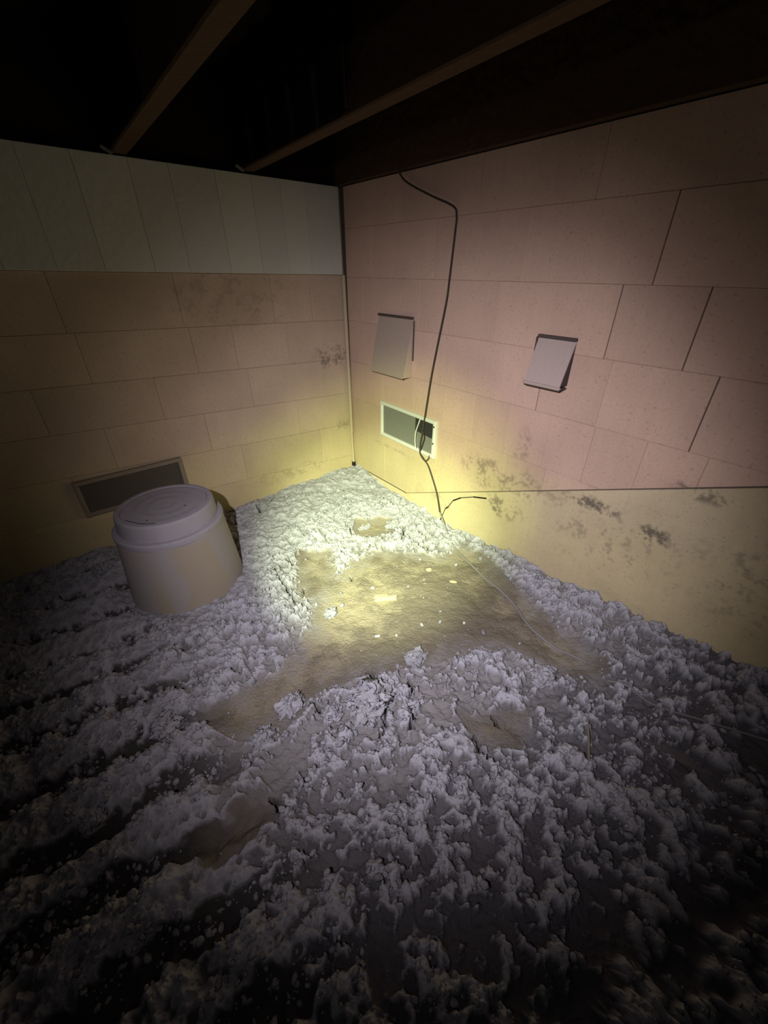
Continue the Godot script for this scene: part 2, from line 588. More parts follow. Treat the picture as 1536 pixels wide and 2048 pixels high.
			var d := grey.lerp(dark.lerp(pale, clampf(0.55 + 1.0 * r + 0.5 * m + 0.4 * f, 0.0, 1.0)), thick)
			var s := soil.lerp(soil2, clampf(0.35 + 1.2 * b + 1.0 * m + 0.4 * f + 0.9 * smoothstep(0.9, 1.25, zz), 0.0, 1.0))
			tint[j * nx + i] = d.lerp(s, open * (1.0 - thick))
	# clefts and holes between the clumps
	for cl in [[0.009, Vector2(-0.817, 1.238), Vector2(-0.819, 1.264), Vector2(-0.825, 1.282)], [0.005, Vector2(-0.828, 1.307), Vector2(-0.855, 1.323)], [0.0065, Vector2(-0.745, 1.344), Vector2(-0.761, 1.379), Vector2(-0.801, 1.428), Vector2(-0.842, 1.46)], [0.005, Vector2(-1.007, 1.219), Vector2(-1.008, 1.254)], [0.009, Vector2(-0.208, 0.67), Vector2(-0.211, 0.703), Vector2(-0.228, 0.745)], [0.006, Vector2(-0.222, 0.794), Vector2(-0.239, 0.87)], [0.006, Vector2(-0.389, 0.468), Vector2(-0.397, 0.522), Vector2(-0.419, 0.562)], [0.006, Vector2(-0.364, 0.614), Vector2(-0.356, 0.643)], [0.006, Vector2(-0.264, 0.634), Vector2(-0.257, 0.652)], [0.0065, Vector2(-0.591, 0.812), Vector2(-0.603, 0.836)], [0.005, Vector2(-0.826, 0.568), Vector2(-0.831, 0.629), Vector2(-0.842, 0.681), Vector2(-0.842, 0.758), Vector2(-0.851, 0.824)], [0.005, Vector2(-0.753, 0.561), Vector2(-0.754, 0.615)], [0.004, Vector2(-0.79, 0.764), Vector2(-0.809, 0.805)], [0.005, Vector2(-0.597, 0.07), Vector2(-0.548, 0.03)], [0.005, Vector2(-0.67, 0.059), Vector2(-0.686, 0.127)], [0.004, Vector2(-0.536, 0.646), Vector2(-0.541, 0.701)], [0.004, Vector2(-0.409, 0.701), Vector2(-0.398, 0.731)], [0.004, Vector2(-0.832, 1.321), Vector2(-0.864, 1.376), Vector2(-0.918, 1.425)], [0.005, Vector2(-0.724, 1.583), Vector2(-0.74, 1.621), Vector2(-0.735, 1.657)], [0.005, Vector2(-0.643, 1.577), Vector2(-0.651, 1.608)], [0.006, Vector2(-1.21, 1.372), Vector2(-1.201, 1.406)]]:
		var rad: float = cl[0]
		for q in range(1, cl.size() - 1):
			var a: Vector2 = cl[q]
			var b: Vector2 = cl[q + 1]
			var reach := rad * 2.5
			for j in range(gz.bsearch(minf(a.y, b.y) - reach), gz.bsearch(maxf(a.y, b.y) + reach)):
				for i in range(gx.bsearch(minf(a.x, b.x) - reach), gx.bsearch(maxf(a.x, b.x) + reach)):
					var p := Vector2(gx[i], gz[j])
					p += Vector2(ridge.get_noise_2d(p.x * 2.0, p.y * 2.0), ridge.get_noise_2d(p.x * 2.0 + 3.0, p.y * 2.0)) * 0.012
					var t := clampf((p - a).dot(b - a) / (b - a).length_squared(), 0.0, 1.0)
					var d := p.distance_to(a + (b - a) * t) / rad
					if d < 2.2:
						var k := j * nx + i
						hmap[k] = minf(hmap[k], lerpf(base_height(p.x, p.y) - 0.045, hmap[k] + 0.004 * (1.0 - (d - 1.0) / 1.2) * float(d > 1.0), smoothstep(0.55, 1.15, d)))
						tint[k] = tint[k].lerp(painted_shade, 1.0 - smoothstep(0.6, 1.0, d))      # shade painted into the bottom of the cleft
	var pos := PackedVector3Array()
	var nor := PackedVector3Array()
	var uv := PackedVector2Array()
	pos.resize(nx * nz)
	nor.resize(nx * nz)
	uv.resize(nx * nz)
	for j in nz:
		var j0 := maxi(j - 1, 0)
		var j1 := mini(j + 1, nz - 1)
		for i in nx:
			var i0 := maxi(i - 1, 0)
			var i1 := mini(i + 1, nx - 1)
			var k := j * nx + i
			pos[k] = Vector3(gx[i], hmap[k], gz[j])
			nor[k] = Vector3((hmap[j * nx + i0] - hmap[j * nx + i1]) / (gx[i1] - gx[i0]), 1.0, (hmap[j0 * nx + i] - hmap[j1 * nx + i]) / (gz[j1] - gz[j0])).normalized()
			uv[k] = Vector2(gx[i], gz[j])
	var idx := PackedInt32Array()
	idx.resize((nx - 1) * (nz - 1) * 6)
	var w := 0
	for j in nz - 1:
		for i in nx - 1:
			var k := j * nx + i
			idx[w] = k
			idx[w + 1] = k + 1
			idx[w + 2] = k + nx + 1
			idx[w + 3] = k
			idx[w + 4] = k + nx + 1
			idx[w + 5] = k + nx
			w += 6
	var arr := []
	arr.resize(Mesh.ARRAY_MAX)
	arr[Mesh.ARRAY_VERTEX] = pos
	arr[Mesh.ARRAY_NORMAL] = nor
	arr[Mesh.ARRAY_TEX_UV] = uv
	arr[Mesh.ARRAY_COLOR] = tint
	arr[Mesh.ARRAY_INDEX] = idx
	var am := ArrayMesh.new()
	am.add_surface_from_arrays(Mesh.PRIMITIVE_TRIANGLES, arr)
	var fl := struct("floor", "uneven dirt floor buried under grey clumpy dust with a bare brown patch", "floor")
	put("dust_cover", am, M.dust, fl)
	var st := begin()
	box(st, Vector3(-1.5, -0.32, 1.6), Vector3(3.1, 0.2, 3.3), 0.01)
	put("soil_bed", st.commit(), M.board, fl)
	# loose crumbs too many to count
	for kind in 2:
		var mm := MultiMesh.new()
		mm.transform_format = MultiMesh.TRANSFORM_3D
		mm.use_colors = true
		mm.mesh = lump(50 + kind, Vector3(1, 0.75, 0.9) if kind == 0 else Vector3(1.2, 0.6, 0.7), 4, 0.55, 1.6, Color.WHITE, Color(0.8, 0.8, 0.8))
		var spots := []
		var tries := 0
		while spots.size() < 5200 and tries < 60000:
			tries += 1
			var px := -1.95 + 1.94 * rng.randf()
			var pz := 0.02 + 2.2 * rng.randf()
			if Vector2(px + 1.12, pz - 0.40).length() < 0.235:
				continue
			var m := mid.get_noise_2d(px, pz) + 0.5 * big.get_noise_2d(px, pz)
			if m < -0.05 + 0.3 * rng.randf() - 0.15:
				continue
			var e := inside(bare, Vector2(px, pz)) if px > -1.3 else -1.0
			for q in patches:
				e = maxf(e, inside(q, Vector2(px, pz)))
			if e > -0.03 and rng.randf() > 0.03:
				continue
			if pz < 0.32 and px > -0.9 and rng.randf() > 0.25:
				continue
			var size := 0.0025 + 0.0085 * pow(rng.randf(), 4.0)
			spots.append([px, pz, size])
		mm.instance_count = spots.size()
		for k in spots.size():
			var q: Array = spots[k]
			var bs := Basis.from_euler(Vector3(rng.randf() * 6.3, rng.randf() * 6.3, rng.randf() * 6.3)).scaled(Vector3.ONE * q[2])
			mm.set_instance_transform(k, Transform3D(bs, on_ground(q[0], q[1], q[2] * 0.35)))
			var v := 0.32 + 0.22 * rng.randf()
			mm.set_instance_color(k, Color(v, v * 0.99, v * 1.05))
		var mi := MultiMeshInstance3D.new()
		mi.name = "dust_crumbs" if kind == 0 else "dust_flakes"
		mi.multimesh = mm
		mi.material_override = M.dust
		mi.set_meta("kind", "stuff")
		fl.add_child(mi, true)

# ------------------------------------------------ right wall
func wr(u: float, v: float, out: float) -> Vector3:     # in the wall's own frame: along towards the camera, up, out of the wall
	return Vector3(-out, v, u)

func wl(u: float, v: float, out: float) -> Vector3:
	return Vector3(-u, v, out)

func build_right_wall() -> void:
	var w := struct("wall_right", "painted concrete block wall running from the corner towards the right edge", "wall")
	w.rotation.x = TILT
	var lines := [-0.01, 0.20, 0.405, 0.60, 0.80, 0.992, 1.187, 1.342]
	var joints := [
		[0.0, 0.30, 0.70, 1.1, 1.5, 1.9, 2.3, 2.7, 3.1],
		[0.0, 0.285, 0.686, 0.86, 1.07, 1.235, 1.40, 1.80, 2.2, 2.6, 3.1],
		[0.0, 0.28, 0.52, 0.72, 0.88, 1.043, 1.213, 1.366, 1.523, 1.675, 1.83, 1.99, 2.3, 2.7, 3.1],
		[0.0, 0.35, 0.75, 1.147, 1.362, 1.625, 2.02, 2.42, 2.82, 3.1],
		[0.0, 0.13, 0.53, 0.93, 1.333, 1.54, 1.94, 2.34, 2.74, 3.1],
		[0.0, 0.2, 0.6, 1.0, 1.405, 1.8, 2.2, 2.6, 3.1],
		[0.0, 0.4, 0.8, 1.2, 1.6, 2.0, 2.4, 2.8, 3.1]]
	var wide := {3: [1.147, 1.625], 4: [1.333, 1.54], 5: [1.405]}
	var st := begin()
	var back := PackedVector2Array([Vector2(-0.2, -0.45), Vector2(3.2, -0.45), Vector2(3.2, 1.345), Vector2(-0.2, 1.345)])
	slab(st, back, wr, -0.008, -0.22, 0.003)
	put("mortar", st.commit(), M.mortar, w)
	var la := Vector2(0.473, -0.022)
	var lb := Vector2(1.823, 0.572)
	for k in joints.size():
		for i in joints[k].size() - 1:
			var u0: float = joints[k][i]
			var u1: float = joints[k][i + 1]
			var g0 := 0.0002
			var g1 := 0.0002
			if wide.has(k):
				if wide[k].has(u0):
					g0 = 0.0015
				if wide[k].has(u1):
					g1 = 0.0015
			var poly := PackedVector2Array([Vector2(u0 + g0, lines[k] + 0.0002), Vector2(u1 - g1, lines[k] + 0.0002), Vector2(u1 - g1, lines[k + 1] - 0.0002), Vector2(u0 + g0, lines[k + 1] - 0.0002)])
			poly = above(poly, la + Vector2(0, 0.004), lb + Vector2(0, 0.004))
			if poly.size() < 3:
				continue
			var s2 := begin()
			slab(s2, poly, wr, rng.randf_range(-0.0003, 0.0004), -0.03, 0.0010)
			put("block", s2.commit(), M["wall_right_%d" % rng.randi_range(0, 2)], w)
	# the poured footing, whose top climbs towards the camera
	st = begin()
	slab(st, PackedVector2Array([Vector2(0, -0.4), Vector2(3.15, -0.4), Vector2(3.15, 1.15), la, Vector2(0, -0.022)]), wr, -0.004, -0.05, 0.002)
	put("footing", st.commit(), M.footing_right, w)
	# a crack across the footing
	st = begin()
	var cr := PackedVector2Array([Vector2(0.735, -0.09), Vector2(0.755, -0.03), Vector2(0.772, 0.02), Vector2(0.79, 0.04), Vector2(0.815, 0.085), Vector2(0.86, 0.12), Vector2(0.93, 0.155), Vector2(1.0, 0.178)])
	for k in cr.size() - 1:
		var n := (cr[k + 1] - cr[k]).orthogonal().normalized() * (0.0035 if k % 2 == 0 else 0.002)
		slab(st, PackedVector2Array([cr[k] - n, cr[k + 1] - n, cr[k + 1] + n, cr[k] + n]), wr, -0.003, -0.02, 0.0006)
	put("crack", st.commit(), M.crack, w)

func build_left_wall() -> void:
	var w := struct("wall_left", "painted concrete block wall left of the corner, behind the upturned tub", "wall")
	var lines := [[-0.16, 0.05], [0.05, 0.06], [0.244, 0.05], [0.425, 0.045], [0.61, 0.035], [0.80, 0.025], [1.0, 0.018], [1.343, 0.008]]
	var joints := [[0.0, 0.35, 0.75, 1.15, 1.55, 1.95, 2.35, 2.75, 3.1], [0.0, 0.22, 0.67, 0.965, 1.365, 1.77, 2.17, 2.6, 3.1], [0.0, 0.337, 0.809, 1.2, 1.6, 2.0, 2.4, 3.1], [0.0, 0.16, 0.57, 0.97, 1.37, 1.77, 2.17, 2.6, 3.1], [0.0, 0.35, 0.608, 0.786, 1.18, 1.58, 1.98, 2.4, 3.1], [0.0, 0.2, 0.398, 0.8, 1.2, 1.6, 2.0, 2.4, 3.1], [0.0, 0.4, 0.8, 1.2, 1.6, 2.0, 2.4, 3.1]]
	var st := begin()
	slab(st, PackedVector2Array([Vector2(-0.2, -0.45), Vector2(3.2, -0.45), Vector2(3.2, 1.368), Vector2(-0.2, 1.342)]), wl, -0.004, -0.22, 0.003)
	put("mortar", st.commit(), M.mortar, w)
	for k in joints.size():
		for i in joints[k].size() - 1:
			var u0: float = joints[k][i] + 0.0003
			var u1: float = joints[k][i + 1] - 0.0003
			var lo: Array = lines[k]
			var hi: Array = lines[k + 1]
			var s2 := begin()
			slab(s2, PackedVector2Array([Vector2(u0, lo[0] + lo[1] * u0 + 0.0004), Vector2(u1, lo[0] + lo[1] * u1 + 0.0004), Vector2(u1, hi[0] + hi[1] * u1 - 0.0004), Vector2(u0, hi[0] + hi[1] * u0 - 0.0004)]), wl, rng.randf_range(-0.0003, 0.0003), -0.03, 0.0009)
			put("block", s2.commit(), M["wall_left_%d" % rng.randi_range(0, 2)], w)
	st = begin()
	slab(st, PackedVector2Array([Vector2(0, -0.4), Vector2(3.1, -0.4), Vector2(3.1, 0.16), Vector2(0.75, 0.092), Vector2(0, 0.008)]), wl, 0.006, -0.02, 0.004)
	put("footing", st.commit(), M.wall_left_2, w)
	# pale boards along the top
	var p := thing("wall_panel", "pale grey board panel fixed along the top of the left wall, ending at the corner", "panel", Vector3(0, 0, 0))
	var us := [0.014, 0.184, 0.301, 0.426, 0.567, 0.73, 0.858, 1.02, 1.16, 1.30, 1.45, 1.6, 1.76, 1.9, 2.06, 2.2, 2.36, 2.5, 2.66, 2.8, 3.0]
	for k in us.size() - 1:
		var s3 := begin()
		var a: float = us[k] + 0.0003
		var b: float = us[k + 1] - 0.0003
		slab(s3, PackedVector2Array([Vector2(a, 1.002 + 0.017 * a), Vector2(b, 1.002 + 0.017 * b), Vector2(b, 1.342 + 0.008 * b), Vector2(a, 1.342 + 0.008 * a)]), wl, 0.014 + rng.randf_range(0, 0.0006), 0.0015, 0.0008)
		put("board", s3.commit(), M.panel if rng.randf() < 0.6 else M.panel_grey, p)
	# thin pipe in the corner
	var pipe := thing("corner_pipe", "thin cream pipe standing upright in the corner between the two walls", "pipe", Vector3(-0.018, 0.0, 0.018))
	st = begin()
	tube(st, PackedVector3Array([Vector3(0, 0.20, 0), Vector3(0.002, 0.4, 0), Vector3(0.004, 0.58, -0.002), Vector3(0.006, 0.82, -0.004), Vector3(0.008, 1.0, -0.006)]), 0.0095, 14)
	put("upper_tube", st.commit(), M.pipe, pipe)
	st = begin()
	tube(st, PackedVector3Array([Vector3(0.001, 0.01, 0), Vector3(0, 0.21, 0)]), 0.007, 14)
	put("lower_tube", st.commit(), M.pipe, pipe)
	st = begin()
	tube(st, PackedVector3Array([Vector3(0.001, -0.012, 0), Vector3(0.001, 0.014, 0)]), 0.011, 14)
	put("foot", st.commit(), M.crack, pipe)

func build_ceiling() -> void:
	var c := struct("ceiling", "dark underside of the floor above, lost in shadow", "ceiling")
	for k in 16:
		var st := begin()
		box(st, Vector3(-1.55, 1.655, 0.0 + 0.2 * k), Vector3(3.3, 0.022, 0.197), 0.002)
		put("plank", st.commit(), M.subfloor, c)
	for k in 2:
		var x: float = [-0.430, -0.878][k]
		var j := thing("floor_joist", ["dark brown wooden floor joist overhead, nearer to the right wall", "dark brown wooden floor joist overhead, farther left, above the tub"][k], "joist", Vector3(x, 1.352, 0), "floor joists overhead")
		var st := begin()
		box(st, Vector3(0, 0.145, 1.56), Vector3(0.052, 0.286, 3.1), 0.004)
		put("timber", st.commit(), M.wood, j)
		# folded black sheeting hung against the joist's left face
		var s := thing("black_sheeting", ["folded black plastic sheeting hanging on the side of the joist nearer the right wall", "folded black plastic sheeting hanging on the side of the joist above the tub"][k], "sheeting", Vector3(x - 0.03, 1.36, 0), "black sheeting on the joists")
		st = begin()
		var n := 240
		var length: float = [0.74, 0.50][k]
		var prev := []
		for i in n + 1:
			var z := 0.03 + length * i / n
			var t := fposmod((z - 0.075) / 0.152, 1.0)
			var fold := exp(-pow((t - 0.5) / 0.09, 2.0)) * 0.028
			var col := []
			for q in 9:
				var y := 0.275 * q / 8.0
				col.append(Vector3(-0.004 - fold * (0.5 + 0.5 * y / 0.275) - 0.003 * sin(y * 20.0 + z * 9.0), y, z))
			if i > 0:
				for q in 8:
					for v in [prev[q], col[q], col[q + 1], prev[q], col[q + 1], prev[q + 1]]:
						st.set_smooth_group(0)
						st.add_vertex(v)
			prev = col
		st.index()
		st.generate_normals()
		put("folds", st.commit(), M.black_plastic, s)
		st = begin()
		box(st, Vector3(-0.006, 0.0, 0.02), Vector3(0.035, 0.008, 0.018), 0.002, Basis(Vector3.FORWARD, 0.5))
		put("end_tab", st.commit(), M.board, s)
	# rim timbers on top of both walls
	var t1 := struct("trim_1", "dark wooden rim beam resting on top of the right wall", "beam")
	t1.rotation.x = TILT
	var st := begin()
	box(st, Vector3(0.06, 1.50, 1.5), Vector3(0.15, 0.31, 3.4), 0.004)
	put("timber", st.commit(), M.wood, t1)
	var t2 := struct("trim_2", "dark wooden rim beam resting on top of the left wall", "beam")
	st = begin()
	box(st, Vector3(-1.55, 1.515, -0.09), Vector3(3.3, 0.30, 0.15), 0.004, Basis(Vector3.BACK, -0.008))
	put("timber", st.commit(), M.subfloor, t2)

# ------------------------------------------------ the upturned tub
func build_tub() -> void:
	var t := thing("tub", "upturned round cream plastic tub with a stepped grey dusty top standing in the dust", "tub", Vector3(-1.12, -0.082, 0.40))
	var cream := Color(0.40, 0.345, 0.255)
	var dusty := Color(0.42, 0.40, 0.425)
	var n := FastNoiseLite.new()
	noise(n, 77, 3.0, 3)
	# angle is measured from +x towards +z; the camera looks from about 95 degrees
	var body_tint := func(a: float, r: float, y: float) -> Color:
		var k := n.get_noise_3d(cos(a) * 0.6, y * 2.0, sin(a) * 0.6)
		var deg := fposmod(rad_to_deg(a), 360.0)
		var clean := smoothstep(58.0, 66.0, deg + 12.0 * k) * (1.0 - smoothstep(103.0, 110.0, deg + 16.0 * k + 26.0 * y))
		clean *= 1.0 - smoothstep(0.245, 0.262, y + 0.03 * k)
		var second := smoothstep(117.0, 121.0, deg) * (1.0 - smoothstep(131.0, 136.0, deg)) * (1.0 - smoothstep(0.0, 0.26, y))
		return (dusty * Color(0.93, 0.9, 0.8)).lerp(cream, clampf(maxf(clean, second) + 0.15 + 0.25 * k, 0.0, 1.0))
	var prof := PackedVector2Array()
	for k in 25:
		prof.append(Vector2(lerpf(0.212, 0.187, k / 24.0), 0.285 * k / 24.0))
	put("body", lathe(prof, 144, body_tint, -0.35), M.tub, t)
	var dust_tint := func(a: float, r: float, y: float) -> Color:
		var k := n.get_noise_3d(cos(a) * r * 9.0, y * 9.0, sin(a) * r * 9.0)
		return dusty.lerp(Color(0.40, 0.37, 0.38), clampf(0.4 + 1.2 * k, 0.0, 1.0))
	var lip := PackedVector2Array([Vector2(0.186, 0.268), Vector2(0.1895, 0.272), Vector2(0.1905, 0.284), Vector2(0.190, 0.291), Vector2(0.186, 0.295), Vector2(0.170, 0.297)])
	put("lip", lathe(lip, 128, dust_tint), M.tub, t)
	var tier := PackedVector2Array([Vector2(0.172, 0.294), Vector2(0.1675, 0.349), Vector2(0.166, 0.354), Vector2(0.162, 0.3575), Vector2(0.149, 0.358), Vector2(0.1475, 0.357), Vector2(0.1465, 0.352), Vector2(0.1465, 0.3505)])
	put("stepped_rim", lathe(tier, 128, dust_tint), M.tub, t)
	var disc := PackedVector2Array([Vector2(0.1468, 0.3505), Vector2(0.1455, 0.3535)])
	for k in 12:
		disc.append(Vector2(0.1455 * (1.0 - k / 12.0), 0.3545 + 0.0006 * sin(k * 1.7)))
	disc.append(Vector2(0.0, 0.3548))
	put("recessed_top", lathe(disc, 96, dust_tint), M.tub, t)
	var st := begin()
	box(st, Vector3(0.055, 0.3555, 0.062), Vector3(0.006, 0.003, 0.004), 0.001)
	put("speck", st.commit(), M.crack, t)
	st = begin()
	box(st, Vector3(-0.078, 0.3555, 0.088), Vector3(0.005, 0.003, 0.004), 0.001)
	put("speck", st.commit(), M.crack, t)
	st = begin()
	tube(st, smooth_path(PackedVector3Array([Vector3(-0.06, 0.355, 0.128), Vector3(-0.10, 0.3555, 0.098), Vector3(-0.135, 0.3555, 0.04)]), 6), 0.0012, 6)
	put("scratch", st.commit(), M.crack, t)

# ------------------------------------------------ vents
func vent(called: String, label: String, u0: float, u1: float, v0: float, v1: float, place: Callable, rim: float, frame_mat: Material, wire_mat: Material, slope: float) -> Node3D:
	var t := thing(called, label, "vent", place.call(u0, v0, 0.0), "foundation vents")
	var at: Vector3 = place.call(u0, v0, 0.0)
	var P := func(u: float, v: float, o: float) -> Vector3:
		return place.call(u, v + slope * (u - u0), o) - at
	var st := begin()
	slab(st, PackedVector2Array([Vector2(u0 + rim * 0.5, v0 + rim * 0.5), Vector2(u1 - rim * 0.5, v0 + rim * 0.5), Vector2(u1 - rim * 0.5, v1 - rim * 0.5), Vector2(u0 + rim * 0.5, v1 - rim * 0.5)]), P, 0.0032, -0.004, 0.0005)
	put("backing", st.commit(), M.vent_back, t)
	var bars := [[u0, u1, v0, v0 + rim], [u0, u1, v1 - rim, v1], [u0, u0 + rim, v0 + rim, v1 - rim], [u1 - rim, u1, v0 + rim, v1 - rim]]
	for b in bars:
		st = begin()
		slab(st, PackedVector2Array([Vector2(b[0], b[2]), Vector2(b[1], b[2]), Vector2(b[1], b[3]), Vector2(b[0], b[3])]), P, 0.018, -0.004, 0.0035)
		put("frame_bar", st.commit(), frame_mat, t)
	st = begin()
	var k := u0 + rim + 0.002
	while k < u1 - rim:
		slab(st, PackedVector2Array([Vector2(k, v0 + rim), Vector2(k + 0.0016, v0 + rim), Vector2(k + 0.0016, v1 - rim), Vector2(k, v1 - rim)]), P, 0.0075, 0.0062, 0.0002)
		k += 0.0034
	k = v0 + rim + 0.002
	while k < v1 - rim:
		slab(st, PackedVector2Array([Vector2(u0 + rim, k), Vector2(u1 - rim, k), Vector2(u1 - rim, k + 0.0016), Vector2(u0 + rim, k + 0.0016)]), P, 0.0085, 0.0072, 0.0002)
		k += 0.0034
	var scr := put("screen", st.commit(), wire_mat, t)
	scr.set_meta("kind", "stuff")
	return t

func build_vents() -> void:
	var rot := Basis(Vector3.RIGHT, TILT)
	var right_place := func(u: float, v: float, o: float) -> Vector3:
		return rot * Vector3(-o, v, u)
	var v1 := vent("foundation_vent", "white framed rectangular screened vent low on the right wall near the corner, crossed by wires", 0.284, 0.686, 0.265, 0.447, right_place, 0.017, M.vent_frame, M.screen_wire, -0.015)
	var st := begin()
	var at: Vector3 = v1.position
	var P := func(u: float, v: float, o: float) -> Vector3:
		return right_place.call(u, v, o) - at
	slab(st, PackedVector2Array([Vector2(0.548, 0.362), Vector2(0.669, 0.352), Vector2(0.669, 0.420), Vector2(0.548, 0.426)]), P, 0.0115, 0.0086, 0.0008)
	put("damper_plate", st.commit(), M.damper, v1)
	st = begin()
	box(st, right_place.call(0.679, 0.415, 0.019) - at, Vector3(0.006, 0.008, 0.008), 0.002)
	put("screw", st.commit(), M.damper, v1)
	st = begin()
	box(st, right_place.call(0.679, 0.335, 0.019) - at, Vector3(0.006, 0.008, 0.008), 0.002)
	put("screw", st.commit(), M.damper, v1)
	vent("foundation_vent", "dark screened vent with a cream frame low on the left wall behind the tub", 0.955, 1.372, 0.132, 0.292, wl, 0.018, M.vent_frame_painted, M.screen_wire_dark, 0.0)

# ------------------------------------------------ hoods on the right wall
func hood(label: String, u0: float, u1: float, v0: float, v1: float, out: float, front: Material, cheek: Material) -> Node3D:
	var t := thing("vent_hood", label, "hood", Basis(Vector3.RIGHT, TILT) * Vector3(0, v0, u0), "sheet hoods on the right wall")
	t.rotation.x = TILT
	var du := u1 - u0
	var dv := v1 - v0
	var st := begin()
	var th := 0.004
	# front plate leaning out towards its foot
	var n := Vector3(-dv, out, 0).normalized()
	var a := Vector3(-0.004, dv, 0)
	var b := Vector3(-out, 0, 0)
	var e := Vector3(0, 0, du)
	quad(st, a, b, b + e, a + e, n)
	quad(st, a - n * th, b - n * th, b + e - n * th, a + e - n * th, -n)
	quad(st, b, b - n * th, b + e - n * th, b + e, Vector3.DOWN)
	quad(st, a, a - n * th, a + e - n * th, a + e, Vector3.UP)
	quad(st, a, b, b - n * th, a - n * th, Vector3.FORWARD)
	quad(st, a + e, b + e, b + e - n * th, a + e - n * th, Vector3.BACK)
	put("front_plate", st.commit(), front, t)
	for s in [0.0012, du - 0.0012]:
		st = begin()
		var c := Vector3(-0.001, dv, s)
		var d := Vector3(-0.001, 0, s)
		var g := Vector3(-out + 0.004, 0.002, s)
		var o := Vector3(0, 0, 0.001)
		tri(st, c + o, d + o, g + o, Vector3.BACK)
		tri(st, c - o, d - o, g - o, Vector3.FORWARD)
		quad(st, d + o, g + o, g - o, d - o, Vector3.DOWN)
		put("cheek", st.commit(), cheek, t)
	st = begin()
	box(st, Vector3(-0.006, dv + 0.004, du * 0.5), Vector3(0.012, 0.010, du + 0.004), 0.002)  # dark strip standing for the shaded gap above the plate
	put("top_shade", st.commit(), M.hood_dark, t)
	return t

func build_hoods() -> void:
	var h1 := hood("cream sheet hood on the right wall just above the white framed vent", 0.262, 0.500, 0.60, 0.842, 0.060, M.hood_dull, M.hood_cream)
	var st := begin()
	box(st, Vector3(-0.003, 0.155, 0.243), Vector3(0.006, 0.165, 0.007), 0.002)  # narrow dark strip up the right side of the hood
	put("side_strip", st.commit(), M.hood_dark, h1)
	var h2 := hood("small grey sheet hood with a dark side, alone on the middle of the right wall", 1.112, 1.242, 0.705, 0.838, 0.047, M.hood_grey, M.hood_dark)  # dark cheek colour stands in for shade on that side
	st = begin()
	box(st, Vector3(-0.047, -0.004, 0.065), Vector3(0.014, 0.010, 0.136), 0.003)
	put("bottom_lip", st.commit(), M.hood_grey, h2)
	st = begin()
	box(st, Vector3(-0.004, 0.110, -0.006), Vector3(0.008, 0.048, 0.006), 0.002)
	put("hook", st.commit(), M.hood_dark, h2)
	st = begin()
	box(st, Vector3(-0.022, -0.010, 0.066), Vector3(0.044, 0.008, 0.128), 0.002)  # dark strip drawn as the shadow below the lip
	put("bottom_shade", st.commit(), M.hood_dark, h2)

# ------------------------------------------------ wires
func build_wires() -> void:
	var t := thing("hanging_cable", "long thin brown cable hanging down the right wall and trailing across the floor", "cable", Vector3.ZERO)
	var st := begin()
	var wall_run := PackedVector3Array()
	for p in [[0.44, 1.345, 0.03], [0.47, 1.30, 0.012], [0.60, 1.243, 0.010], [0.722, 1.196, 0.010], [0.741, 1.165, 0.010], [0.741, 1.126, 0.012], [0.73, 0.98, 0.016], [0.722, 0.90, 0.018], [0.69, 0.75, 0.02], [0.663, 0.618, 0.022], [0.64, 0.46, 0.026], [0.627, 0.365, 0.028], [0.614, 0.30, 0.028], [0.612, 0.255, 0.027], [0.63, 0.23, 0.026], [0.663, 0.205, 0.022], [0.70, 0.14, 0.02], [0.734, 0.075, 0.022], [0.768, -0.01, 0.03]]:
		wall_run.append(Vector3(-p[2], p[1], p[0]))
	tube(st, smooth_path(wall_run, 6), 0.0034, 8)
	put("wall_length", st.commit(), M.cable, t)
	st = begin()
	var run := PackedVector3Array([Vector3(-0.03, -0.01, 0.768)])
	for p in [[-0.055, 0.84], [-0.11, 0.933], [-0.14, 1.01], [-0.163, 1.083], [-0.19, 1.18], [-0.207, 1.272], [-0.232, 1.36], [-0.27, 1.42], [-0.293, 1.48], [-0.297, 1.56], [-0.289, 1.62], [-0.285, 1.655]]:
		run.append(on_ground(p[0], p[1], 0.008))
	tube(st, smooth_path(run, 8), 0.0036, 8)
	put("floor_length", st.commit(), M.cable_dusty, t)
	var w := thing("white_wire", "short white wire hanging across the screen of the white framed vent", "wire", Vector3(-0.022, 0.425, 0.595))
	st = begin()
	tube(st, smooth_path(PackedVector3Array([Vector3(0.0, 0.0, 0.012), Vector3(-0.006, -0.03, 0.004), Vector3(-0.008, -0.075, -0.012), Vector3(-0.006, -0.12, -0.018), Vector3(-0.002, -0.165, -0.016)]), 8), 0.0028, 8)
	put("strand", st.commit(), M.white_wire, w)
	var d := thing("wire_loop", "thin dark wire loop hanging beside the cable over the right end of the vent", "wire", Vector3(-0.036, 0.345, 0.648))
	st = begin()
	tube(st, smooth_path(PackedVector3Array([Vector3(-0.004, 0.03, -0.012), Vector3(-0.004, 0.0, 0.003), Vector3(-0.002, -0.04, -0.01), Vector3(0.0, -0.085, -0.026), Vector3(0.0, -0.10, -0.01), Vector3(0, -0.115, 0.012), Vector3(0.004, -0.10, 0.028), Vector3(0.006, -0.085, 0.03)]), 8), 0.002, 8)
	put("strand", st.commit(), M.cable, d)
	var f := thing("floor_wire", "straight thin grey wire lying on the dust in the right foreground", "wire", Vector3.ZERO)
	var pts := PackedVector3Array()
	for p in [[-0.315, 1.731], [-0.31, 1.778], [-0.302, 1.842], [-0.264, 1.948], [-0.217, 2.078], [-0.17, 2.2]]:
		pts.append(on_ground(p[0], p[1], 0.016))
	st = begin()
	tube(st, smooth_path(pts, 8), 0.0028, 8)
	put("strand", st.commit(), M.cable_dusty, f)

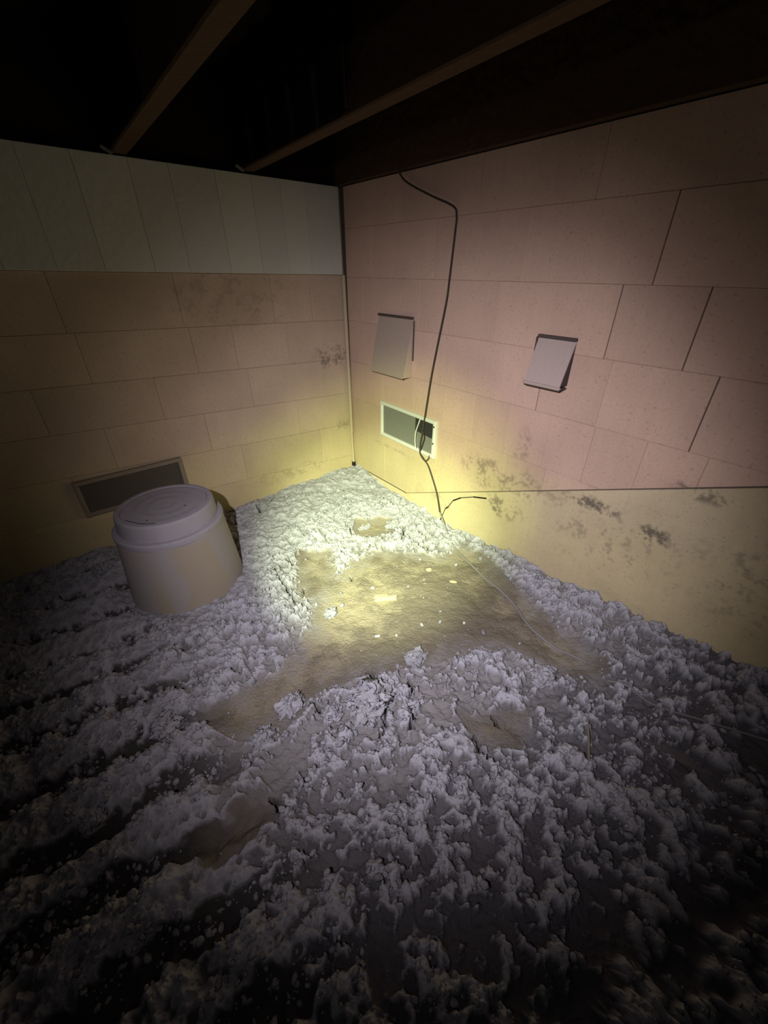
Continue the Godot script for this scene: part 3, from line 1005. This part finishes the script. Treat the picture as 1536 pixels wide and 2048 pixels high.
# ------------------------------------------------ debris
func shard(called: String, label: String, category: String, x: float, z: float, poly: PackedVector2Array, thick: float, material: Material, turn: float, tilt: float, group := "") -> void:
	var at := on_ground(x, z, 0.004)
	var t := thing(called, label, category, at, group)
	t.rotation = Vector3(tilt, turn, tilt * 0.6)
	var st := begin()
	var P := func(u: float, v: float, o: float) -> Vector3:
		return Vector3(u, o, v)
	# concave outlines are cut into triangles first
	for piece in Geometry2D.decompose_polygon_in_convex(poly):
		slab(st, piece, P, thick, -0.002, minf(thick * 0.3, 0.001))
	put("flake", st.commit(), material, t)

func build_debris() -> void:
	var pale := Color(0.50, 0.495, 0.53)
	var pale2 := Color(0.37, 0.365, 0.385)
	var clumps := [
		[-0.885, 1.335, 0.062, 0.045, 0.055, "largest ragged dust clump standing alone in the middle foreground"],
		[-0.775, 1.405, 0.045, 0.040, 0.040, "ragged dust clump leaning on the right side of the largest clump"],
		[-0.985, 1.285, 0.032, 0.022, 0.03, "low dust clump at the left foot of the largest clump"],
		[-1.355, 1.023, 0.042, 0.030, 0.036, "rough round dust clump out on the left foreground, right of the furrows"],
		[-0.671, 1.29, 0.042, 0.016, 0.030, "flat pale dust clump lying on the near edge of the bare patch"],
		[-0.771, 0.935, 0.026, 0.018, 0.020, "small pale dust clump lying alone on the bare patch's left edge"],
		[-1.063, 1.185, 0.040, 0.026, 0.034, "jagged dust clump at the left end of the bare patch"],
		[-1.165, 1.225, 0.034, 0.022, 0.030, "dust clump just left of the jagged clump by the bare patch"],
		[-0.205, 0.62, 0.045, 0.022, 0.026, "bright broken dust clump in the brightest part of the beam, with dark gaps beside it"],
		[-0.33, 0.55, 0.035, 0.016, 0.018, "flat bright dust clump between the two small tan spots, towards the corner"],
		[-0.435, 1.60, 0.040, 0.020, 0.030, "grey dust clump next to the loose end of the floor cable"],
		[-1.548, 1.157, 0.026, 0.020, 0.020, "dim pinkish dust clump in the dark left foreground furrows"]]
	for k in clumps.size():
		var c: Array = clumps[k]
		var t := thing("dust_clump", c[5], "clump", on_ground(c[0], c[1], c[3] * 0.25), "large dust clumps on the floor")
		put("lump", lump(300 + k, Vector3(c[2], c[3], c[4]), 26, 0.8, 1.05, pale, pale2), M.dust, t)
	# cream scrap shaped like a bone
	shard("scrap", "cream bone shaped scrap lying on the bare patch", "scrap", -0.565, 1.008, PackedVector2Array([Vector2(-0.044, -0.013), Vector2(-0.036, -0.017), Vector2(-0.020, -0.007), Vector2(0.018, -0.006), Vector2(0.034, -0.011), Vector2(0.043, -0.010), Vector2(0.041, 0.011), Vector2(0.031, 0.009), Vector2(0.010, 0.006), Vector2(-0.016, 0.009), Vector2(-0.034, 0.012), Vector2(-0.042, 0.008), Vector2(-0.030, -0.002)]), 0.007, M.chip_cream, -0.62, 0.05)
	var bits := [[-0.703, 1.135, 0.010, 0.0035, 0.6, "white rod shaped chip at the near side of the bare patch"], [-0.653, 1.176, 0.004, 0.0035, 0.2, "tiny white chip just right of the white rod shaped chip"], [-0.558, 1.201, 0.006, 0.003, 1.4, "tiny white upright chip in the middle of the bare patch"], [-0.443, 1.296, 0.005, 0.0045, 0.3, "tiny yellowish chip in the right half of the bare patch"], [-0.321, 0.996, 0.013, 0.011, 0.4, "pale round flake at the far right of the bare patch"], [-0.304, 1.114, 0.015, 0.005, 1.0, "flat tan sliver between the round flake and the cable"], [-0.57, 0.93, 0.008, 0.005, 0.1, "small cream chip just beyond the bone shaped scrap"]]
	for b in bits:
		var poly := PackedVector2Array()
		for k in 7:
			var a := TAU * k / 7.0
			var r := 0.8 + 0.35 * rng.randf()
			poly.append(Vector2(cos(a) * b[2] * r, sin(a) * b[3] * r))
		shard("chip", b[5], "chip", b[0], b[1], poly, 0.004, M.chip_white if b[2] < 0.012 else M.chip_cream, -b[4], rng.randf_range(-0.15, 0.15), "chips on the bare patch")
	# stalks and a thin board end in the right foreground
	var s := thing("stalk", "thin pale upright stalk lying in the dust in the right foreground", "stalk", on_ground(-0.53, 1.785, 0.010))
	var st := begin()
	tube(st, PackedVector3Array([Vector3(0.055, 0.012, -0.032), Vector3(0.01, 0.006, -0.004), Vector3(-0.05, 0.0, 0.03), Vector3(-0.085, -0.002, 0.05)]), 0.0032, 6)
	put("stem", st.commit(), M.straw, s)
	st = begin()
	tube(st, PackedVector3Array([Vector3(-0.045, 0.002, 0.024), Vector3(-0.06, 0.004, -0.002)]), 0.0025, 6)
	put("side_stem", st.commit(), M.straw, s)
	var b2 := thing("lath", "thin grey wooden lath half buried in the dust below the floor wire", "lath", on_ground(-0.385, 1.94, 0.004))
	st = begin()
	box(st, Vector3.ZERO, Vector3(0.026, 0.012, 0.17), 0.002, Basis(Vector3.UP, 0.27))
	put("strip", st.commit(), M.board, b2)
